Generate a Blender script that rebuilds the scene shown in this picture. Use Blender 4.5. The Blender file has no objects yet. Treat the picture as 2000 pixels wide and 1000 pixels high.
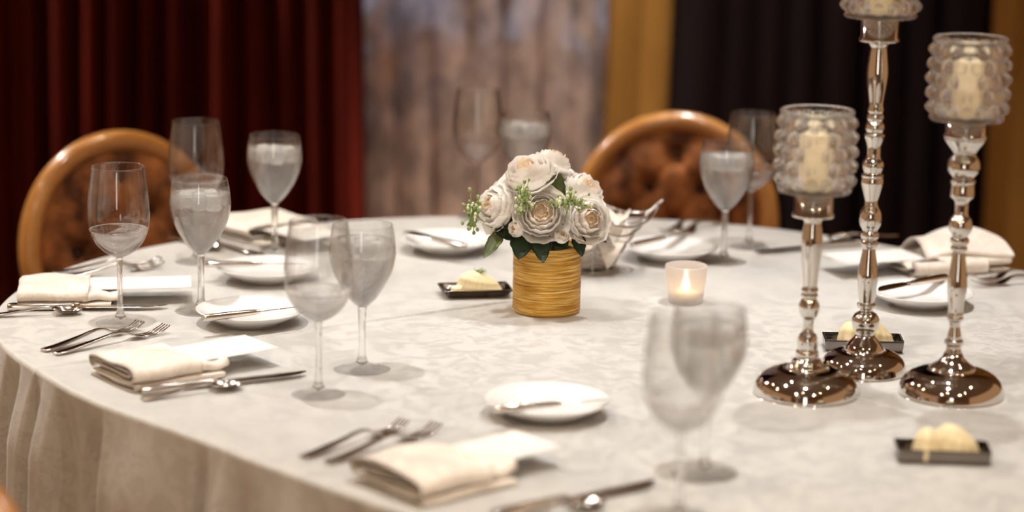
import bpy, math, random
from mathutils import Vector, Matrix
S = bpy.context.scene
C = S.collection
PI = math.pi
rnd = random.Random(7)

# ---------------------------------------------------------------- camera
TZ = 0.75                                   # table top height
cam_d = bpy.data.cameras.new('camera')
cam = bpy.data.objects.new('camera', cam_d); C.objects.link(cam)
cam_d.sensor_width = 36.0; cam_d.lens = 85.0
pit, rol = math.radians(12.0), math.radians(1.0)
fw = Vector((0, math.cos(pit), -math.sin(pit))); u0 = Vector((0, math.sin(pit), math.cos(pit))); x0 = Vector((1, 0, 0))
rt = x0 * math.cos(rol) + u0 * math.sin(rol); up = -x0 * math.sin(rol) + u0 * math.cos(rol)
M = Matrix.Identity(4)
for i in range(3):
    M[i][0], M[i][1], M[i][2] = rt[i], up[i], -fw[i]
M[2][3] = 1.62
cam.matrix_world = M
cam_d.dof.use_dof = True; cam_d.dof.focus_distance = 3.62; cam_d.dof.aperture_fstop = 1.75
cam_d.clip_end = 60
S.camera = cam

# ---------------------------------------------------------------- world, lamps, exposure
w = bpy.data.worlds.new('warm_room'); S.world = w; w.use_nodes = True
w.node_tree.nodes['Background'].inputs[0].default_value = (1.0, 0.53, 0.25, 1)
w.node_tree.nodes['Background'].inputs[1].default_value = 0.34
CEIL = 2.85
def downlight(x, y, watt, col=(1, 0.965, 0.92), r=0.034, spread=120):
    d = bpy.data.lights.new('ceiling_downlight', 'AREA'); d.shape = 'DISK'; d.size = 2 * r
    d.energy = watt; d.color = col; d.spread = math.radians(spread)
    o = bpy.data.objects.new('ceiling_downlight', d); C.objects.link(o); o.location = (x, y, CEIL - 0.02)
downlight(-0.60, 3.42, 4.3, spread=72)
downlight(-0.02, 4.05, 1.1, spread=60)
downlight(0.34, 2.72, 3.3, spread=68)
downlight(0.62, 3.82, 4.6, spread=68)
downlight(-0.25, 4.60, 2.0, (1, .82, .6), spread=70)
downlight(-2.15, 5.42, 60.0, spread=140)         # unseen lamp added to graze the red curtain's fold crests
downlight(0.06, 5.50, 5.5, spread=34)  # unseen lamp added to lift the sheer drape
downlight(0.50, 5.45, 8.0, spread=50)  # unseen lamp added to brighten the narrow gold drape
downlight(1.75, 5.30, 4.0, spread=80)
downlight(-0.9, 0.9, 25.0, (1, .77, .53), spread=150)  # unseen warm lamp added as front fill for roses and hanging cloth
downlight(1.1, 0.7, 22.0, (1, .77, .53), spread=150)  # second added front fill lamp on the viewer's side
downlight(-2.0, 3.1, 8.0, (1, .76, .50))  # unseen lamp added to rake the hanging folds from the left
for x, y, p in ((-1.5, 4.2, 2.5), (1.6, 3.2, 1.5), (0.0, 1.6, 1.2), (1.5, 1.7, 1.0), (-1.2, 0.4, 1.2), (1.0, 0.0, 1.2)):
    downlight(x, y, p, (1, .74, .46), r=.035)
S.view_settings.view_transform = 'Standard'; S.view_settings.look = 'None'
S.view_settings.exposure = 0.30; S.view_settings.gamma = 1.0
S.view_settings.use_curve_mapping = False
S.cycles.transparent_max_bounces = 28; S.cycles.max_bounces = 9; S.cycles.transmission_bounces = 8
S.cycles.diffuse_bounces = 3; S.cycles.glossy_bounces = 4; S.cycles.use_adaptive_sampling = True; S.cycles.adaptive_threshold = 0.03
S.cycles.use_denoising = True

# ---------------------------------------------------------------- materials
MATS = {}
def nm(name):
    m = bpy.data.materials.new(name); m.use_nodes = True; MATS[name] = m
    n = m.node_tree; return m, n, n.nodes['Principled BSDF'], n.nodes['Material Output']
def N(n, t, **k):
    x = n.nodes.new(t)
    for a, b in k.items(): setattr(x, a, b)
    return x
def L(n, a, b): n.links.new(a, b)
def ramp(n, src, stops):
    r = N(n, 'ShaderNodeValToRGB'); L(n, src, r.inputs[0]); e = r.color_ramp.elements
    while len(e) < len(stops): e.new(0.5)
    for k, (p, c) in zip(e, stops): k.position = p; k.color = (*c, 1)
    return r.outputs[0]
def math_(n, op, a, b=None):
    x = N(n, 'ShaderNodeMath', operation=op)
    for i, v in enumerate((a, b)):
        if v is None: continue
        if isinstance(v, (int, float)): x.inputs[i].default_value = v
        else: L(n, v, x.inputs[i])
    return x.outputs[0]
def noise(n, scale, detail=3, rough=.5, vec=None, dist=0):
    x = N(n, 'ShaderNodeTexNoise'); x.inputs['Scale'].default_value = scale; x.inputs['Detail'].default_value = detail
    x.inputs['Roughness'].default_value = rough; x.inputs['Distortion'].default_value = dist
    if vec is not None: L(n, vec, x.inputs['Vector'])
    return x.outputs['Fac']
def objvec(n, scale=(1, 1, 1)):
    t = N(n, 'ShaderNodeTexCoord'); mp = N(n, 'ShaderNodeMapping'); mp.inputs['Scale'].default_value = scale
    L(n, t.outputs['Object'], mp.inputs[0]); return mp.outputs[0]
def bump(n, b, h, strength=.3, dist=.002):
    x = N(n, 'ShaderNodeBump'); x.inputs['Strength'].default_value = strength; x.inputs['Distance'].default_value = dist
    L(n, h, x.inputs['Height']); L(n, x.outputs[0], b.inputs['Normal']); return x
def plain(name, col, rough=.5, metal=0., var=0.1, scale=30, sheen=0, spec=.5, bmp=0, coat=0, sss=0):
    m, n, b, o = nm(name)
    v = noise(n, scale, 4, .6, objvec(n))
    lo = tuple(c * (1 - var) for c in col); hi = tuple(min(1, c * (1 + var)) for c in col)
    L(n, ramp(n, v, [(.3, lo), (.7, hi)]), b.inputs['Base Color'])
    b.inputs['Roughness'].default_value = rough; b.inputs['Metallic'].default_value = metal
    b.inputs['Specular IOR Level'].default_value = spec
    b.inputs['Sheen Weight'].default_value = sheen; b.inputs['Coat Weight'].default_value = coat
    if sss: b.inputs['Subsurface Weight'].default_value = sss; b.inputs['Subsurface Radius'].default_value = (.01, .006, .003); b.inputs['Subsurface Scale'].default_value = .5
    if bmp: bump(n, b, v, bmp)
    return m

def damask(name, c0, c1, rough, crease=False, scale=1.0, sheen=.2):
    m, n, b, o = nm(name)
    v = objvec(n, (scale, scale, scale))
    # tone-on-tone woven leaves: warped noise blotches broken by fine scrolls
    a = noise(n, 22, 2, .5, v, 2.0); s = noise(n, 70, 2, .5, v, 2.2)
    k = math_(n, 'ADD', math_(n, 'MULTIPLY', a, .7), math_(n, 'MULTIPLY', s, .45))
    L(n, ramp(n, k, [(.555, c0), (.585, c1)]), b.inputs['Base Color'])
    rr = N(n, 'ShaderNodeMapRange'); L(n, k, rr.inputs[0]); rr.inputs[1].default_value = .55; rr.inputs[2].default_value = .59
    rr.inputs[3].default_value = rough - .12; rr.inputs[4].default_value = rough + .08; L(n, rr.outputs[0], b.inputs['Roughness'])
    b.inputs['Sheen Weight'].default_value = sheen; b.inputs['Specular IOR Level'].default_value = .35
    fine = noise(n, 900, 1, .5, v)
    h = math_(n, 'ADD', math_(n, 'MULTIPLY', fine, .06), math_(n, 'MULTIPLY', rr.outputs[0], .8))
    h = math_(n, 'ADD', h, math_(n, 'MULTIPLY', noise(n, 7, 2, .5, v), 2.0))
    if crease:
        # two pressed folds of the laundered cloth that cross near the middle of the table
        t = N(n, 'ShaderNodeTexCoord'); sp = N(n, 'ShaderNodeSeparateXYZ'); L(n, t.outputs['Object'], sp.inputs[0])
        def fold(px, py, ang, wid, amp, side):
            ca, sa = math.cos(ang), math.sin(ang)
            d = math_(n, 'ADD', math_(n, 'MULTIPLY', sp.outputs[0], -sa), math_(n, 'MULTIPLY', sp.outputs[1], ca))
            d = math_(n, 'SUBTRACT', d, -px * sa + py * ca)
            l = math_(n, 'ADD', math_(n, 'MULTIPLY', sp.outputs[0], ca), math_(n, 'MULTIPLY', sp.outputs[1], sa))
            l = math_(n, 'SUBTRACT', l, px * ca + py * sa)
            gate = math_(n, 'GREATER_THAN', math_(n, 'MULTIPLY', l, side), 0.0)
            q = math_(n, 'DIVIDE', d, wid)
            gauss = math_(n, 'POWER', 2.718, math_(n, 'MULTIPLY', math_(n, 'MULTIPLY', q, q), -1.0))
            return math_(n, 'MULTIPLY', math_(n, 'MULTIPLY', gauss, amp), gate)
        h = math_(n, 'ADD', h, fold(0.04, 3.775, math.radians(35.3), .0042, 5.5, -1))
        h = math_(n, 'ADD', h, fold(0.04, 3.725, math.radians(-49.6), .0028, -2.6, 1))
    bump(n, b, h, .55, .0011 if crease else .0008)
    return m
CLOTH = damask('ivory_damask_cloth', (.485, .478, .462), (.54, .532, .512), .55, True)
NAPK = damask('ivory_satin_napkin', (.80, .725, .645), (.86, .795, .725), .45, scale=1.3, sheen=.3)

def velvet(name, lo, hi, rough=.8, sheen=.6, tint=(1, .3, .2)):
    m, n, b, o = nm(name)
    v = objvec(n, (1, 1, .35))
    L(n, ramp(n, noise(n, 9, 4, .65, v), [(.35, lo), (.68, hi)]), b.inputs['Base Color'])
    b.inputs['Roughness'].default_value = rough; b.inputs['Sheen Weight'].default_value = sheen
    b.inputs['Sheen Tint'].default_value = (*tint, 1); b.inputs['Sheen Roughness'].default_value = .35
    b.inputs['Specular IOR Level'].default_value = .15
    bump(n, b, noise(n, 500, 2, .6, objvec(n)), .25, .0006)
    return m
RED = velvet('crimson_velvet', (.055, .0035, .001), (.10, .0065, .0016), tint=(1, .10, .04), sheen=.25)
BURG = velvet('shaded_burgundy_velvet', (.004, .001, .001), (.008, .0018, .0015), sheen=.01, tint=(1, .2, .2))  # same velvet, its dimmer light painted in as a near-black colour
GOLDV = velvet('mustard_velvet', (.23, .105, .018), (.30, .14, .028), sheen=.15, tint=(1, .7, .3))
m, n, b, o = nm('rust_mohair')
vv = objvec(n)
L(n, ramp(n, noise(n, 14, 5, .7, vv), [(.36, (.045, .012, .004)), (.66, (.33, .115, .034))]), b.inputs['Base Color'])
b.inputs['Roughness'].default_value = .85; b.inputs['Sheen Weight'].default_value = .35; b.inputs['Sheen Tint'].default_value = (1, .55, .3, 1)
b.inputs['Specular IOR Level'].default_value = .15; bump(n, b, noise(n, 260, 3, .6, vv), .5, .0015)
MOHAIR = m
m, n, b, o = nm('honey_varnished_wood')
gr = N(n, 'ShaderNodeTexWave'); gr.inputs['Scale'].default_value = 9; gr.inputs['Distortion'].default_value = 5; gr.inputs['Detail'].default_value = 3
L(n, objvec(n, (1, 1, 5)), gr.inputs[0])
L(n, ramp(n, gr.outputs['Fac'], [(.0, (.40, .165, .035)), (1, (.50, .225, .055))]), b.inputs['Base Color'])
b.inputs['Roughness'].default_value = .28; b.inputs['Coat Weight'].default_value = .5; b.inputs['Coat Roughness'].default_value = .12
WOOD = m
# sheer damask drape in front of the window
m, n, b, o = nm('sheer_taupe_drape')
v = objvec(n, (1, 1, .55))
pat = ramp(n, noise(n, 16, 3, .6, v, .8), [(.36, (.40, .30, .25)), (.64, (.78, .59, .47))])
df = N(n, 'ShaderNodeBsdfDiffuse'); tl = N(n, 'ShaderNodeBsdfTranslucent'); tr = N(n, 'ShaderNodeBsdfTransparent')
L(n, pat, df.inputs[0]); L(n, pat, tl.inputs[0])
m1 = N(n, 'ShaderNodeMixShader'); m1.inputs[0].default_value = .35; L(n, df.outputs[0], m1.inputs[1]); L(n, tl.outputs[0], m1.inputs[2])
m2 = N(n, 'ShaderNodeMixShader'); L(n, ramp(n, noise(n, 11, 2, .5, v, .6), [(.4, (.34,) * 3), (.62, (.08,) * 3)]), m2.inputs[0])
L(n, m1.outputs[0], m2.inputs[1]); L(n, tr.outputs[0], m2.inputs[2]); L(n, m2.outputs[0], o.inputs[0])
SHEER = m
m, n, b, o = nm('evening_window_glow')
em = N(n, 'ShaderNodeEmission'); tcz = N(n, 'ShaderNodeTexCoord'); sz = N(n, 'ShaderNodeSeparateXYZ'); L(n, tcz.outputs['Object'], sz.inputs[0])
zz = math_(n, 'ADD', sz.outputs[2], math_(n, 'MULTIPLY', noise(n, 6, 2, .5, objvec(n)), .25))   # dusk street: dark ground, paler above
L(n, ramp(n, zz, [(.92, (.03, .03, .045)), (1.02, (.06, .07, .12)), (1.16, (.36, .41, .55))]), em.inputs[0])
em.inputs[1].default_value = 1.6; L(n, em.outputs[0], o.inputs[0]); GLOW = m
m, n, b, o = nm('bright_window_light')
em = N(n, 'ShaderNodeEmission'); L(n, ramp(n, noise(n, 2, 2, .5, objvec(n)), [(.3, (.86, .80, .70)), (.7, (1, .94, .86))]), em.inputs[0])
em.inputs[1].default_value = 5.0; L(n, em.outputs[0], o.inputs[0]); DAYL = m

CHROME = plain('polished_nickel', (.70, .67, .63), .055, 1.0, .04, 8)
STEEL = plain('silverware_steel', (.70, .65, .60), .13, 1.0, .06, 60)
TRAY = plain('dark_polished_tray', (.22, .19, .17), .16, 1.0, .1, 20)
WIRE = plain('bright_wire', (.62, .60, .58), .18, 1.0, .05, 20)
PORC = plain('white_porcelain', (.84, .84, .835), .12, 0, .01, 5, spec=.5, coat=.4)
CARD = None
BUTTER = plain('whipped_butter', (.86, .74, .47), .45, 0, .06, 40, sss=.3, bmp=.2)
HERB = plain('green_herb', (.16, .24, .03), .6, 0, .3, 80)
WAX = plain('ivory_wax', (.95, .80, .52), .5, 0, .05, 25, sss=.2)
def petalmat(name, col, k=.42):
    m, n, b, o = nm(name); n.nodes.remove(b)
    c = ramp(n, noise(n, 70, 3, .6, objvec(n)), [(.3, tuple(q * .96 for q in col)), (.7, col)])
    d = N(n, 'ShaderNodeBsdfDiffuse'); t = N(n, 'ShaderNodeBsdfTranslucent'); L(n, c, d.inputs[0]); L(n, c, t.inputs[0])
    x = N(n, 'ShaderNodeMixShader'); x.inputs[0].default_value = k; L(n, d.outputs[0], x.inputs[1]); L(n, t.outputs[0], x.inputs[2]); L(n, x.outputs[0], o.inputs[0])
    return m
PETAL = petalmat('cream_petal', (.98, .945, .90)); PETALC = petalmat('peach_petal', (.97, .83, .66))
PETALY = plain('yellow_green_bud', (.84, .76, .45), .6, 0, .1, 60)
LEAF = plain('dark_green_leaf', (.018, .038, .016), .42, 0, .35, 50, bmp=.3)
LEAFL = plain('light_green_leaf', (.10, .13, .04), .5, 0, .3, 50, bmp=.3)
SPRIG = plain('pale_green_sprig', (.27, .36, .12), .55, 0, .4, 200)
SPRIGW = plain('white_green_bud', (.66, .68, .46), .55, 0, .2, 200)
STEMG = plain('flower_stem', (.06, .10, .03), .6, 0, .2, 60)
BUTTON = plain('dark_tuft_button', (.05, .018, .008), .8, 0, .2, 50)
PLASTER = plain('tan_plaster', (.42, .29, .18), .85, 0, .06, 4)
CEILM = plain('ceiling_paint', (.42, .35, .28), .9, 0, .05, 3)
CARPET = plain('brown_carpet', (.10, .05, .03), .95, 0, .4, 60, bmp=.6)
DARKWOOD = plain('dark_table_wood', (.08, .04, .02), .5, 0, .2, 12)
m, n, b, o = nm('brushed_gold_thread')
vz = objvec(n, (18, 18, 620)); g1 = noise(n, 1, 3, .6, vz)
L(n, ramp(n, g1, [(.32, (.34, .13, .010)), (.50, (.78, .42, .05)), (.64, (1.0, .78, .32))]), b.inputs['Base Color'])
b.inputs['Metallic'].default_value = .3; b.inputs['Roughness'].default_value = .35; bump(n, b, g1, .9, .0012)
GOLD = m
m, n, b, o = nm('printed_menu_paper')
t = N(n, 'ShaderNodeTexCoord'); bk = N(n, 'ShaderNodeTexBrick'); bk.inputs['Scale'].default_value = 1
mp = N(n, 'ShaderNodeMapping'); mp.inputs['Scale'].default_value = (60, 60, 60); mp.inputs['Rotation'].default_value = (0, 0, PI / 2)
L(n, t.outputs['Object'], mp.inputs[0]); nz = noise(n, 5, 1, .5, mp.outputs[0])
sp = N(n, 'ShaderNodeSeparateXYZ'); L(n, t.outputs['Object'], sp.inputs[0])
line = math_(n, 'GREATER_THAN', math_(n, 'FRACT', math_(n, 'MULTIPLY', sp.outputs[0], 110)), .62)
inx = math_(n, 'LESS_THAN', math_(n, 'ABSOLUTE', math_(n, 'SUBTRACT', sp.outputs[0], .05)), .028)
iny = math_(n, 'LESS_THAN', math_(n, 'ABSOLUTE', sp.outputs[1]), .030)
msk = math_(n, 'MULTIPLY', math_(n, 'MULTIPLY', line, inx), math_(n, 'MULTIPLY', iny, math_(n, 'GREATER_THAN', nz, .47)))
L(n, ramp(n, msk, [(0, (.88, .855, .82)), (1, (.80, .77, .74))]), b.inputs['Base Color']); b.inputs['Roughness'].default_value = .5
CARD = m

def thin_glass(name, tint=(.985, .987, .985), edge=(.90, .905, .90), rough=.012, boost=1.0, solid=0.0):
    m, n, b, o = nm(name)
    n.nodes.remove(b)
    lw = N(n, 'ShaderNodeLayerWeight'); lw.inputs[0].default_value = .5
    f4 = math_(n, 'POWER', lw.outputs['Facing'], 4.0)
    tr = N(n, 'ShaderNodeBsdfTransparent'); L(n, ramp(n, f4, [(.15, tint), (1, edge)]), tr.inputs[0])
    gl = N(n, 'ShaderNodeBsdfGlossy'); gl.inputs['Roughness'].default_value = rough; gl.inputs[0].default_value = (1, 1, 1, 1)
    # Schlick reflectance, the same from inside and outside of the thin wall
    fr = math_(n, 'ADD', math_(n, 'MULTIPLY', math_(n, 'POWER', lw.outputs['Facing'], 4.0), .40 * boost), .026 * boost)
    mx = N(n, 'ShaderNodeMixShader'); L(n, fr, mx.inputs[0])
    L(n, tr.outputs[0], mx.inputs[1]); L(n, gl.outputs[0], mx.inputs[2])
    if solid:
        gs = N(n, 'ShaderNodeBsdfGlass'); gs.inputs['IOR'].default_value = 1.45; gs.inputs['Roughness'].default_value = 0
        ms = N(n, 'ShaderNodeMixShader'); L(n, math_(n, 'ADD', math_(n, 'MULTIPLY', math_(n, 'POWER', lw.outputs['Facing'], 3.0), .45), solid), ms.inputs[0]); L(n, mx.outputs[0], ms.inputs[1]); L(n, gs.outputs[0], ms.inputs[2]); mx = ms
    L(n, mx.outputs[0], o.inputs[0])
    return m
GLASS = thin_glass('thin_clear_glass', boost=1.35, solid=.08)
FOOTG = thin_glass('foot_glass', boost=.9, solid=.03)
def mixglass(name, ior, rough, parts, tint=(1, 1, 1), dcol=(.8, .8, .8), nscale=0, bmp=0):
    """refracting body, part see-through, part frosted by condensation"""
    m, n, b, o = nm(name); n.nodes.remove(b)
    g = N(n, 'ShaderNodeBsdfGlass'); g.inputs['IOR'].default_value = ior; g.inputs['Roughness'].default_value = rough; g.inputs[0].default_value = (*tint, 1)
    tr = N(n, 'ShaderNodeBsdfTransparent'); d = N(n, 'ShaderNodeBsdfDiffuse'); d.inputs[0].default_value = (*dcol, 1)
    tl = N(n, 'ShaderNodeBsdfTranslucent'); tl.inputs[0].default_value = (*dcol, 1)
    a = N(n, 'ShaderNodeMixShader'); a.inputs[0].default_value = parts[0]; L(n, g.outputs[0], a.inputs[1]); L(n, tr.outputs[0], a.inputs[2])
    dd = N(n, 'ShaderNodeMixShader'); dd.inputs[0].default_value = .5; L(n, d.outputs[0], dd.inputs[1]); L(n, tl.outputs[0], dd.inputs[2])
    c = N(n, 'ShaderNodeMixShader'); L(n, a.outputs[0], c.inputs[1]); L(n, dd.outputs[0], c.inputs[2])
    c.inputs[0].default_value = parts[1]
    if nscale:
        nz = noise(n, nscale, 4, .6, objvec(n, (1, 1, .7)), .6)
        mr = N(n, 'ShaderNodeMapRange'); L(n, nz, mr.inputs[0]); mr.inputs[1].default_value = .3; mr.inputs[2].default_value = .7
        mr.inputs[3].default_value = 0; mr.inputs[4].default_value = parts[1] * 3.0; L(n, mr.outputs[0], c.inputs[0])
        if bmp:
            x = N(n, 'ShaderNodeBump'); x.inputs['Strength'].default_value = bmp; x.inputs['Distance'].default_value = .003
            L(n, nz, x.inputs['Height']); L(n, x.outputs[0], g.inputs['Normal'])
    L(n, c.outputs[0], o.inputs[0]); return m
BASEGL = mixglass('thick_bowl_glass', 1.5, 0.0, (.52, .02), dcol=(.9, .9, .9))
STEMGL = mixglass('solid_stem_glass', 1.5, 0.0, (.35, 0.0))
WATER = mixglass('iced_water', 1.33, .04, (.34, .085), dcol=(.9, .9, .88), nscale=42, bmp=1.0)
ICE = mixglass('ice', 1.31, .2, (.3, .36), dcol=(.92, .92, .92))
CRYSTAL = mixglass('cut_crystal', 1.5, .0, (.42, .018), dcol=(.9, .88, .86))
FROST = mixglass('frosted_votive_glass', 1.3, .35, (.25, .42), dcol=(.84, .78, .74))
m, n, b, o = nm('candle_flame'); em = N(n, 'ShaderNodeEmission'); em.inputs[0].default_value = (1, .72, .42, 1); em.inputs[1].default_value = 14
L(n, em.outputs[0], o.inputs[0]); FLAME = m

# ---------------------------------------------------------------- mesh helpers
def mk(name, vf, mat, parent=None, smooth=True, loc=None, rot=None, kind=None):
    me = bpy.data.meshes.new(name); me.from_pydata([tuple(v) for v in vf[0]], [], vf[1]); me.update()
    if smooth: me.polygons.foreach_set('use_smooth', [True] * len(me.polygons))
    me.materials.append(mat)
    o = bpy.data.objects.new(name, me); C.objects.link(o)
    if parent: o.parent = parent
    if loc: o.location = loc
    if rot: o.rotation_euler = rot
    if kind: o['kind'] = kind
    return o
def thing(name, label, cat, loc=(0, 0, 0), rz=0.0, group=None):
    o = bpy.data.objects.new(name, None); C.objects.link(o); o.location = loc; o.rotation_euler = (0, 0, rz); o.empty_display_size = .03
    o['label'] = label; o['category'] = cat
    if group: o['group'] = group
    return o
def tag(o, label, cat, group=None):
    o['label'] = label; o['category'] = cat
    if group: o['group'] = group
    return o
def struct(o): o['kind'] = 'structure'; return o
def copy_tree(root, label, loc, rz=None, parent=None):
    r = root.copy(); C.objects.link(r); r.location = loc
    if rz is not None: r.rotation_euler = (0, 0, rz)
    r['label'] = label
    for ch in root.children:
        c = ch.copy(); C.objects.link(c); c.parent = r
        for gch in ch.children:
            d = gch.copy(); C.objects.link(d); d.parent = c
    return r
def join(*vfs):
    V, F = [], []
    for v, f in vfs:
        o = len(V); V += list(v); F += [tuple(i + o for i in q) for q in f]
    return V, F
def xf(vf, loc=(0, 0, 0), rz=0, sc=1, mat=None):
    mm = mat or (Matrix.Translation(loc) @ Matrix.Rotation(rz, 4, 'Z') @ Matrix.Scale(sc, 4))
    return [mm @ Vector(v) for v in vf[0]], vf[1]
def lathe(prof, n=40, rf=None):
    V, F = [], []; idx = []
    for k, (r, z) in enumerate(prof):
        if r < 1e-6: idx.append([len(V)] * n); V.append((0, 0, z)); continue
        row = []
        for i in range(n):
            a = 2 * PI * i / n; rr = rf(r, z, a, k) if rf else r
            row.append(len(V)); V.append((rr * math.cos(a), rr * math.sin(a), z))
        idx.append(row)
    for a, b_ in zip(idx, idx[1:]):
        for i in range(n):
            q = [a[i], a[(i + 1) % n], b_[(i + 1) % n], b_[i]]
            u = []
            for t in q:
                if t not in u: u.append(t)
            if len(u) > 2: F.append(tuple(u))
    return V, F
def spline(pts, sub=6):
    """Catmull-Rom through control tuples"""
    out = []
    for i in range(len(pts) - 1):
        p0, p1, p2, p3 = pts[max(i - 1, 0)], pts[i], pts[i + 1], pts[min(i + 2, len(pts) - 1)]
        for k in range(sub):
            t = k / sub
            out.append(tuple(.5 * (2 * b + (c - a) * t + (2 * a - 5 * b + 4 * c - d) * t * t + (3 * b - a - 3 * c + d) * t ** 3) for a, b, c, d in zip(p0, p1, p2, p3)))
    out.append(tuple(pts[-1])); return out
def tube(path, r, n=8, closed=False, cap=True):
    P_ = [Vector(p) for p in path]; V, F = [], []; m_ = len(P_); nrm = None
    for i, p in enumerate(P_):
        a = P_[(i - 1) % m_] if (closed or i > 0) else p; b_ = P_[(i + 1) % m_] if (closed or i < m_ - 1) else p
        t = (b_ - a).normalized()
        if nrm is None: nrm = t.cross(Vector((0, 0, 1)) if abs(t.z) < .9 else Vector((1, 0, 0))).normalized()
        nrm = (nrm - t * nrm.dot(t)).normalized(); bn = t.cross(nrm)
        rr = r[i] if isinstance(r, (list, tuple)) else r
        for k in range(n):
            an = 2 * PI * k / n; V.append(p + (nrm * math.cos(an) + bn * math.sin(an)) * rr)
    for i in range(m_ if closed else m_ - 1):
        j = (i + 1) % m_
        for k in range(n): F.append((i * n + k, i * n + (k + 1) % n, j * n + (k + 1) % n, j * n + k))
    if cap and not closed: F += [tuple(range(n - 1, -1, -1)), tuple((m_ - 1) * n + k for k in range(n))]
    return V, F
def ribbon(st, n=10, e=.75):
    """stations (x, y, z, half width, half thickness): rounded bar along x"""
    V, F = [], []
    for x, y, z, hw, ht in st:
        for k in range(n):
            a = 2 * PI * k / n; c, s = math.cos(a), math.sin(a)
            V.append((x, y + hw * math.copysign(abs(c) ** e, c), z + ht * math.copysign(abs(s) ** e, s)))
    for i in range(len(st) - 1):
        for k in range(n): F.append((i * n + k, (i + 1) * n + k, (i + 1) * n + (k + 1) % n, i * n + (k + 1) % n))
    F += [tuple(range(n)), tuple((len(st) - 1) * n + k for k in range(n - 1, -1, -1))]
    return V, F
def box(x0, x1, y0, y1, z0, z1):
    V = [(x, y, z) for x in (x0, x1) for y in (y0, y1) for z in (z0, z1)]
    return V, [(0, 1, 3, 2), (4, 6, 7, 5), (0, 4, 5, 1), (2, 3, 7, 6), (0, 2, 6, 4), (1, 5, 7, 3)]
def grid(nu, nv, fn):
    V = [fn(i / nu, j / nv) for i in range(nu + 1) for j in range(nv + 1)]
    F = [(i * (nv + 1) + j, (i + 1) * (nv + 1) + j, (i + 1) * (nv + 1) + j + 1, i * (nv + 1) + j + 1) for i in range(nu) for j in range(nv)]
    return V, F
def sheet(nu, nv, fn, th):
    """a curved sheet with real thickness"""
    V, F = grid(nu, nv, fn); V = [Vector(v) for v in V]; W = nv + 1
    Nn = []
    for i in range(nu + 1):
        for j in range(nv + 1):
            a = V[min(i + 1, nu) * W + j] - V[max(i - 1, 0) * W + j]; b_ = V[i * W + min(j + 1, nv)] - V[i * W + max(j - 1, 0)]
            q = a.cross(b_); Nn.append(q.normalized() if q.length > 1e-12 else Vector((0, 0, 1)))
    k = len(V); V2 = V + [v - q * th for v, q in zip(V, Nn)]
    F2 = F + [tuple(i + k for i in reversed(f)) for f in F]
    def e(a, b_): F2.append((b_, a, a + k, b_ + k))
    for i in range(nu): e(i * W + nv, (i + 1) * W + nv); e((i + 1) * W, i * W)
    for j in range(nv): e(j, j + 1); e(nu * W + j + 1, nu * W + j)
    return V2, F2
def ball(c, r, n=10, m_=6, sc=(1, 1, 1)):
    v, f = lathe([(r * math.sin(PI * i / m_), -r * math.cos(PI * i / m_)) for i in range(m_ + 1)], n)
    return [(c[0] + a * sc[0], c[1] + b_ * sc[1], c[2] + d * sc[2]) for a, b_, d in v], f

# ---------------------------------------------------------------- the room
struct(mk('floor', box(-4, 4, -2.5, 6.4, -.05, 0), CARPET, smooth=False))
struct(mk('ceiling', box(-4, 4, -2.5, 6.4, CEIL, CEIL + .1), CEILM, smooth=False))
WX0, WX1, WZ0, WZ1 = -.52, .30, .60, 2.35
struct(mk('wall_back', join(box(-4, WX0, 6.2, 6.35, 0, CEIL), box(WX1, 4, 6.2, 6.35, 0, CEIL),
                            box(WX0, WX1, 6.2, 6.35, 0, WZ0), box(WX0, WX1, 6.2, 6.35, WZ1, CEIL)), PLASTER, smooth=False))
wn = struct(mk('window_1', join(box(WX0, WX0 + .04, 6.2, 6.3, WZ0, WZ1), box(WX1 - .04, WX1, 6.2, 6.3, WZ0, WZ1),
                                box(WX0, WX1, 6.2, 6.3, WZ1 - .04, WZ1), box(WX0, WX1, 6.15, 6.3, WZ0, WZ0 + .03)), DARKWOOD, smooth=False))
mk('mullion', box(-.13, -.10, 6.22, 6.28, WZ0, WZ1), DARKWOOD, wn, False)
mk('pane', box(WX0 + .04, -.13, 6.245, 6.255, WZ0 + .03, WZ1 - .04), GLOW, wn, False)
mk('pane', box(-.10, WX1 - .04, 6.245, 6.255, WZ0 + .03, WZ1 - .04), GLOW, wn, False)

# wall and tall window behind the viewer: the pale streak mirrored in every wine glass
struct(mk('wall_front', join(box(-4, -.60, -2.6, -2.5, 0, CEIL), box(.05, 4, -2.6, -2.5, 0, CEIL), box(-.60, .05, -2.6, -2.5, 0, .55), box(-.60, .05, -2.6, -2.5, 2.5, CEIL)), PLASTER, smooth=False))
w2 = struct(mk('window_2', join(box(-.60, -.55, -2.58, -2.5, .55, 2.5), box(.00, .05, -2.58, -2.5, .55, 2.5), box(-.55, .00, -2.58, -2.5, .55, .60), box(-.55, .00, -2.58, -2.5, 2.45, 2.5)), DARKWOOD, smooth=False))
mk('mullion', box(-.29, -.26, -2.57, -2.51, .60, 2.45), DARKWOOD, w2, False)
mk('pane', box(-.55, -.29, -2.56, -2.55, .60, 2.45), DAYL, w2, False)
mk('pane', box(-.26, .00, -2.56, -2.55, .60, 2.45), DAYL, w2, False)
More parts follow.
